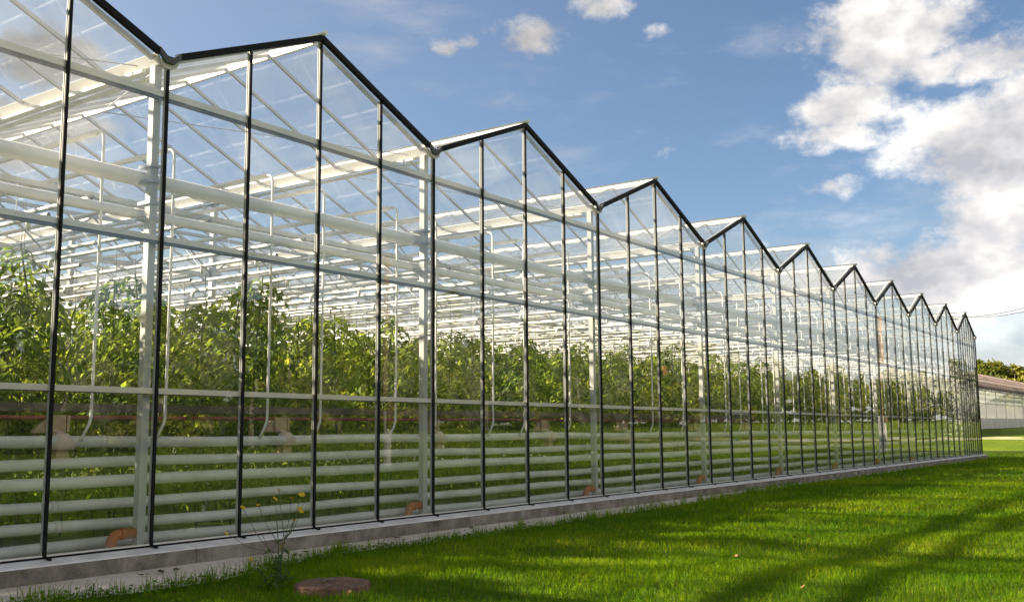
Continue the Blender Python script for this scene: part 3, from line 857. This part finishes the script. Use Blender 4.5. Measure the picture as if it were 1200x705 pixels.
# ------------------------------------------------------------------ old film greenhouse on the right
OX0, OX1, OY = 58.5, 118., 3.0
oz = lambda x: .84 + .0045*(x-65)
OG = thing('old_greenhouse', 'old low plastic film greenhouse with a brown battened roof at the right edge', 'greenhouse', (0, 0, 0))
mb = MB(); mb.box((OX0, OY-.1, .2), (OX1, OY+.1, 1.52)); mb.build('plinth', simple('plinth_plaster', (.84, .76, .68), (.66, .58, .5), 1.2, .9, bump=.3), OG)
xs = np.linspace(OX0, OX1, 60)
mb = MB()
V = []
for x in xs:
    sag = .1*math.sin(x*.9) + .07*math.sin(x*2.3)
    V += [(x, OY-.12, 1.5), (x, OY-.06+.03*math.sin(x*5), 3.35+sag)]
mb.add(V, [(2*i, 2*i+2, 2*i+3, 2*i+1) for i in range(59)], 0, True); mb.build('film_wall', M['oldfilm'], OG)
mb = MB()
for x in np.arange(OX0, OX1, 3.8): mb.box((x-.02, OY-.19, 1.45), (x+.02, OY-.14, 3.35))
for z in (2.45, 3.3): mb.box((OX0, OY-.2, z-.025), (OX1, OY-.15, z+.025))
mb.build('wall_frame', M['alu'], OG)
mb = MB(); V = []; NS = 7
for x in xs:
    for k in range(NS):
        t_ = k/(NS-1); V.append((x, OY-.5 + 4.8*t_, 3.25 + 2.1*t_**.85 + .06*math.sin(x*1.3+k) + .05*math.sin(x*3.1+2*k)))
mb.add(V, [(i*NS+k, (i+1)*NS+k, (i+1)*NS+k+1, i*NS+k+1) for i in range(59) for k in range(NS-1)], 0, True)
rf = mb.build('roof', M['oldroof'], OG)
mb = MB()
for x in np.arange(OX0+.3, OX1, 1.1):
    mb.tube([(x+random.uniform(-.1, .1), OY-.55+4.8*t_, 3.32+2.1*t_**.85) for t_ in np.linspace(0, 1, 6)], .035, 5)
for t_ in (.25, .5, .75):
    mb.bar((OX0, OY-.5+4.8*t_, 3.33+2.1*t_**.85), (OX1, OY-.5+4.8*t_, 3.33+2.1*t_**.85), .1, .05)
mb.tube([(OX0, OY+4.3, 5.39), (OX1, OY+4.3, 5.39)], .09, 6)
mb.build('roof_batten', M['batten'], rf)
mb = MB(); mb.add([(OX0-.02, OY-.1, .3), (OX0-.02, OY+8.7, .3), (OX0-.02, OY+8.7, 3.3), (OX0-.02, OY+4.3, 5.05), (OX0-.02, OY-.1, 3.3)], [(0,1,2,3,4)]); mb.build('gable_film', M['oldfilm'], OG)
mb = MB(); mb.add([(OX0, OY+4.3, 5.34), (OX1, OY+4.3, 5.34), (OX1, OY+9.2, 3.25), (OX0, OY+9.2, 3.25)], [(0,1,2,3)]); mb.build('rear_roof', M['oldfilm'], OG)

# ------------------------------------------------------------------ poles and cables
pole_xy = [(25.7, -18.8), (52.7, -5.9), (79.7, 7.2)]
plab = ['brown wooden power pole on a cement foot, mirrored in the panes near the second post',
        'brown wooden power pole on a cement foot, mirrored in the panes near the seventh post',
        'farther brown wooden power pole hidden behind the glass corner']
tops_ = []
for (x, y), lb in zip(pole_xy, plab):
    z = zg(x, y); t = thing('power_pole', lb, 'power pole', (x, y, z), 'wooden power poles')
    mb = MB(); mb.tube([(0, 0, 1.6), (0, 0, 8.9)], [.14, .1], 12); mb.build('shaft', M['wood'], t)
    mb = MB(); mb.box((-.13, -.16, -.4), (.13, -.01+.02, 2.3)); mb.build('foot', M['cement'], t)
    mb = MB(); mb.bar((-.6, .3, 8.6), (.6, -.3, 8.6), .1, .1)
    mb.build('crossarm', M['wood'], t)
    mb = MB()
    for s in (-.5, .5): mb.tube([(s*1.1, -s*.55, 8.65), (s*1.1, -s*.55, 8.8)], [.03, .045], 8)
    mb.build('insulator', M['white'], t)
    tops_.append(Vector((x, y, z+8.8)))
far = [Vector((-2, -32, 8.6)), *tops_, Vector((106.7, 20, 9.6))]
for s, lb in ((-.55, 'thin black power cable strung over the meadow, left one of the pair'), (.55, 'thin black power cable strung over the meadow, right one of the pair')):
    mb = MB()
    for a, b in zip(far[:-1], far[1:]):
        o_ = Vector((s, -s*.5, 0))
        mb.tube([a.lerp(b, t_) + o_ - Vector((0, 0, .7*4*t_*(1-t_))) for t_ in np.linspace(0, 1, 9)], .022, 5, cap=False)
    tag(mb.build('power_cable', M['cable']), lb, 'cable', 'power cables')

# ------------------------------------------------------------------ trees
def tree_mesh(seed, H, Wd, kind):
    r = np.random.default_rng(seed)
    P = []; 
    nc = 30
    for k in range(nc):
        t_ = r.uniform(.06, 1); env = math.sin(math.pi*min(1, (t_*.88+.1)))**.7 * Wd/2
        if kind == 1: env = Wd/2*(1.05-t_)*1.1
        a = r.uniform(0, 6.28); rad = env*math.sqrt(r.uniform(.05, 1))
        c_ = np.array([math.cos(a)*rad, math.sin(a)*rad, H*t_*.96])
        s_ = r.uniform(.09, .17)*Wd*(1.0 if kind != 1 else .7)
        n = 130
        d_ = r.normal(0, 1, (n, 3)); d_ /= np.linalg.norm(d_, axis=1)[:, None]
        P.append(c_ + d_*(s_*r.uniform(.35, 1, n)[:, None])*[1, 1, .75])
    P = np.concatenate(P); n = len(P)
    D = r.normal(0, 1, (n, 3)); D[:, 2] -= .3; D /= np.linalg.norm(D, axis=1)[:, None]
    Nn = r.normal(0, 1, (n, 3)); Nn -= D*np.sum(D*Nn, 1)[:, None]; Nn /= np.linalg.norm(Nn, axis=1)[:, None]
    L = r.uniform(.25, .6, n)*H/9
    V, F = leaflets(P, D, Nn, L, L*.38, r.uniform(0, .3, n))
    cm = np_mesh('crown', V, F, M['tree%d' % kind])
    mb = MB(); mb.tube([(0, 0, -.3), (.05, 0, H*.3), (-.05, .05, H*.6), (0, 0, H*.93)], [H*.022, H*.018, H*.011, H*.003], 7)
    for k in range(7):
        a = r.uniform(0, 6.28); z0 = H*r.uniform(.25, .7); l_ = Wd*.35
        mb.tube([(0, 0, z0), (math.cos(a)*l_*.6, math.sin(a)*l_*.6, z0+l_*.35), (math.cos(a)*l_, math.sin(a)*l_, z0+l_*.8)], [H*.008, H*.005, H*.002], 5)
    o = mb.build('trunk', M['bark']); tm = o.data; bpy.data.objects.remove(o)
    return cm, tm
TM = [tree_mesh(1, 9.5, 6.5, 0), tree_mesh(2, 11, 4.6, 1), tree_mesh(3, 9, 6, 2), tree_mesh(4, 10, 7, 0), tree_mesh(5, 8.5, 5.5, 1)]
spots = []
random.seed(21)
x = -40.
for k in range(36):     # belt behind the old greenhouse
    spots.append((128 + random.uniform(0, 16), 50 - k*2.7 + random.uniform(-1, 1), 'd', .72))
for k in range(22):     # second rank
    spots.append((150 + random.uniform(0, 14), 44 - k*4.2 + random.uniform(-1.5, 1.5), 'd', .85))
for k in range(52):     # edge of the wood beyond the lawn, seen only as a reflection
    spots.append((-38 + k*3.9 + random.uniform(-1.2, 1.2), -62 + random.uniform(-4, 4) + max(0, k-20)*.3, 'r', 1.15))
for k in range(44):
    spots.append((-38 + k*5 + random.uniform(-1.2, 1.2), -72 + random.uniform(-4, 3), 'r', 1.4))
kinds = ['bushy green tree', 'slender dark tree', 'yellowing broad tree', 'bushy green tree', 'slender dark tree']
names_done = {}
for (x, y, k, zs_) in spots:
    s = random.choices(range(5), [4, 2, 3, 3, 2])[0]
    sc_ = zs_*random.uniform(.88, 1.1)
    ang = math.degrees(math.atan2(y-CAMY, x-CAMX))
    if k == 'd' and 7.4 < ang < 10.8:
        c0 = names_done.get(kinds[s], 0); names_done[kinds[s]] = c0+1
        lb = '%s behind the old greenhouse, %s of its kind counting rightwards' % (kinds[s], WORDS[c0]); gp = 'trees behind the old greenhouse'
    elif k == 'd': lb = 'tree of the wood hidden beside the old greenhouse'; gp = 'trees of the wood'
    else: lb = 'tree of the wood mirrored in the far glass panes'; gp = 'trees mirrored in the glass'
    t = thing('tree', lb, 'tree', (x, y, zg(x, y)), gp)
    t.rotation_euler = (0, 0, random.uniform(0, 6.28)); t.scale = (sc_*1.3, sc_*1.3, sc_*random.uniform(.9, 1.15))
    ob('crown', TM[s][0], t); ob('trunk', TM[s][1], t)

# ------------------------------------------------------------------ sky, sun, camera
SUN = Vector((-.50, .865, 0)).normalized(); ELEV = R(27.5)
sun_dir = Vector((SUN.x*math.cos(ELEV), SUN.y*math.cos(ELEV), math.sin(ELEV)))
w = bpy.data.worlds.new('World'); sc.world = w; w.use_nodes = True
nt = w.node_tree; nt.nodes.clear()
out = nt.nodes.new('ShaderNodeOutputWorld'); bg = nt.nodes.new('ShaderNodeBackground')
SKY = .041
bg.inputs[1].default_value = SKY
sky = nt.nodes.new('ShaderNodeTexSky'); sky.sky_type = 'NISHITA'; sky.sun_disc = False
sky.sun_elevation = ELEV; sky.sun_rotation = math.atan2(SUN.x, SUN.y)
sky.air_density = 1.0; sky.dust_density = .8; sky.ozone_density = 3.2; sky.altitude = 100
tc = nt.nodes.new('ShaderNodeTexCoord'); D_ = tc.outputs['Generated']
CL = [(0.912,0.217,0.348,0.075,0.042,1.4),(0.933,0.165,0.318,0.06,0.024,1.25),(0.922,0.254,0.293,0.055,0.026,1.15),(0.925,0.268,0.268,0.055,0.017,1.1),
(0.933,0.284,0.222,0.045,0.013,1.0),(0.960,0.135,0.239,0.085,0.055,1.6),(0.973,0.138,0.185,0.085,0.042,1.3),(0.967,0.212,0.138,0.14,0.04,1.3),
(0.925,0.338,0.174,0.0215,0.0149,.75),(0.903,0.376,0.209,0.0292,0.0117,.4),(0.773,0.512,0.375,0.036,0.019,1.2),(0.724,0.586,0.363,0.018,0.011,.75),
(0.739,0.564,0.368,0.015,0.009,.6),(0.799,0.451,0.398,0.0343,0.0145,.85),(0.833,0.408,0.374,0.016,0.0095,.8),(0.831,0.492,0.259,0.0254,0.0085,.35),
(0.446,0.832,0.331,0.0825,0.0263,.8),(0.453,0.851,0.266,0.0682,0.0303,.8),(0.928,0.114,0.355,0.0370,0.0111,.6),(0.987,0.145,0.068,0.0459,0.0107,.6),
(0.861,0.456,0.225,0.0507,0.0101,.3),(.87,-.42,.24,.13,.06,1.),(.95,-.25,.13,.12,.04,.8),(.35,-.8,.45,.5,.16,1.2),(-.3,-.8,.55,.6,.28,1.5),(.75,-.62,.42,.3,.1,1.1),(.1,-.95,.22,.5,.1,1.2),(-.8,-.5,.4,.4,.16,1.1),(.6,-.6,.25,.2,.06,.9),(-.8,.3,.4,.25,.1,.7),(.25,.93,.2,.16,.04,.6)]  # the wide unseen clouds behind the camera are added to whiten the fill light
tot = None
for dx, dy, dz, ra, rb, wt in CL:
    d = Vector((dx, dy, dz)).normalized(); a = d.cross(Vector((0, 0, 1))).normalized(); b = a.cross(d).normalized()
    d1 = N(nt, 'ShaderNodeVectorMath', operation='DOT_PRODUCT'); nt.links.new(D_, d1.inputs[0]); d1.inputs[1].default_value = a/ra
    d2 = N(nt, 'ShaderNodeVectorMath', operation='DOT_PRODUCT'); nt.links.new(D_, d2.inputs[0]); d2.inputs[1].default_value = b/rb
    e = mth(nt, 'ADD', mth(nt, 'MULTIPLY', d1.outputs['Value'], d1.outputs['Value']), mth(nt, 'MULTIPLY', d2.outputs['Value'], d2.outputs['Value']))
    g = mth(nt, 'MULTIPLY', mth(nt, 'POWER', 2.718, mth(nt, 'MULTIPLY', e, -.6)), wt)
    tot = g if tot is None else mth(nt, 'MAXIMUM', tot, g)
def fbm(offset, detail=9):
    mp = N(nt, 'ShaderNodeMapping'); nt.links.new(D_, mp.inputs[0]); mp.inputs['Scale'].default_value = (1, 1, 1.5); mp.inputs['Location'].default_value = offset
    n = N(nt, 'ShaderNodeTexNoise', i_Scale=8., i_Detail=detail, i_Roughness=.62); nt.links.new(mp.outputs[0], n.inputs[0]); return n.outputs['Fac']
n0 = fbm((0, 0, 0)); o_ = sun_dir*.05 + Vector((0, 0, .02))
n1 = fbm((-o_.x, -o_.y, -o_.z*1.5), 4)
wisp = N(nt, 'ShaderNodeMapping'); nt.links.new(D_, wisp.inputs[0]); wisp.inputs['Scale'].default_value = (1.2, 2.2, 7)
wn = N(nt, 'ShaderNodeTexNoise', i_Scale=3., i_Detail=7, i_Roughness=.6); nt.links.new(wisp.outputs[0], wn.inputs[0])
dens = mth(nt, 'ADD', mth(nt, 'MULTIPLY', tot, .85), mth(nt, 'MULTIPLY', mth(nt, 'SUBTRACT', n0, .5), 2.6))
mr = N(nt, 'ShaderNodeMapRange', interpolation_type='SMOOTHSTEP'); nt.links.new(dens, mr.inputs[0]); mr.inputs[1].default_value = .38; mr.inputs[2].default_value = .82
cover = mr.outputs[0]
wm = N(nt, 'ShaderNodeMapRange', interpolation_type='SMOOTHSTEP'); nt.links.new(wn.outputs['Fac'], wm.inputs[0]); wm.inputs[1].default_value = .5; wm.inputs[2].default_value = .82; wm.inputs[4].default_value = .4
sepz = nt.nodes.new('ShaderNodeSeparateXYZ'); nt.links.new(D_, sepz.inputs[0])
lowb = N(nt, 'ShaderNodeMapRange', interpolation_type='SMOOTHSTEP'); nt.links.new(sepz.outputs[2], lowb.inputs[0]); lowb.inputs[1].default_value = .2; lowb.inputs[2].default_value = .02; lowb.inputs[3].default_value = 0; lowb.inputs[4].default_value = .75
cover = mth(nt, 'MAXIMUM', cover, mth(nt, 'MAXIMUM', wm.outputs[0], mth(nt, 'MULTIPLY', lowb.outputs[0], mth(nt, 'ADD', n0, .35, clamp=True))))
# cloud shade: thick hearts are greyer, sides that face the sun are brighter
sh = mth(nt, 'ADD', mth(nt, 'MULTIPLY', mth(nt, 'SUBTRACT', n0, n1), 2.6), .6)
sh = mth(nt, 'SUBTRACT', sh, mth(nt, 'MULTIPLY', mth(nt, 'SUBTRACT', dens, .7), .27), clamp=True)
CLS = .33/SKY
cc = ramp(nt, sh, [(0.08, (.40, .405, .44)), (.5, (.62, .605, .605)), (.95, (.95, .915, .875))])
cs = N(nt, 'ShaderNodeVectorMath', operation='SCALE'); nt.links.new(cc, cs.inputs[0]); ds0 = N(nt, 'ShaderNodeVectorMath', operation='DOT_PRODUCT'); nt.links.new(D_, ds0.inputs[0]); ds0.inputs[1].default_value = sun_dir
nt.links.new(mth(nt, 'MULTIPLY', mth(nt, 'MULTIPLY_ADD', ds0.outputs['Value'], -.85, 1.0), CLS), cs.inputs['Scale'])   # clouds away from the sun are brightened to lift the fill on shaded parts
# thin high veil, stronger towards the sun
ds = N(nt, 'ShaderNodeVectorMath', operation='DOT_PRODUCT'); nt.links.new(D_, ds.inputs[0]); ds.inputs[1].default_value = sun_dir
vf = mth(nt, 'ADD', mth(nt, 'MULTIPLY', mth(nt, 'POWER', mth(nt, 'MULTIPLY_ADD', ds.outputs['Value'], .5, .5, clamp=True), 5), .6), .0)
veil = mixc(nt, vf, sky.outputs[0], tuple(c_*.26/SKY for c_ in (1., .97, .93)))
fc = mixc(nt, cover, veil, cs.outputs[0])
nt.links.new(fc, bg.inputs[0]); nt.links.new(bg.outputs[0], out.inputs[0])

sl = bpy.data.lights.new('sun', 'SUN'); sl.energy = 5.0; sl.angle = R(.9); sl.color = (1, .87, .69)
so = bpy.data.objects.new('sun', sl); COL.objects.link(so)
so.rotation_euler = sun_dir.to_track_quat('Z', 'Y').to_euler(); so.location = (0, 0, 30)

cam = bpy.data.cameras.new('camera'); cam.sensor_width = 36; cam.lens = 1168.49/1200*36; cam.clip_start = .05; cam.clip_end = 4000
co = bpy.data.objects.new('camera', cam); COL.objects.link(co)
yaw, pit, rol = R(55.0537), R(7.16698), R(-.475)
fw = Vector((math.sin(yaw)*math.cos(pit), math.cos(yaw)*math.cos(pit), math.sin(pit))); rt = Vector((math.cos(yaw), -math.sin(yaw), 0)); up = rt.cross(fw)
r2 = rt*math.cos(rol) + up*math.sin(rol); u2 = up*math.cos(rol) - rt*math.sin(rol)
mt = Matrix((r2, u2, -fw)).transposed().to_4x4(); mt.translation = (CAMX, CAMY, 1.223)
co.matrix_world = mt; sc.camera = co

sc.view_settings.view_transform = 'Standard'; sc.view_settings.look = 'None'; sc.view_settings.gamma = 1; sc.view_settings.exposure = 1.85
sc.view_settings.use_curve_mapping = False
cy = sc.cycles
cy.max_bounces = 10; cy.diffuse_bounces = 3; cy.glossy_bounces = 4; cy.transmission_bounces = 4; cy.transparent_max_bounces = 80
cy.caustics_reflective = False; cy.caustics_refractive = False
cy.sample_clamp_indirect = 6; cy.use_denoising = True
try: cy.denoiser = 'OPENIMAGEDENOISE'
except Exception: pass
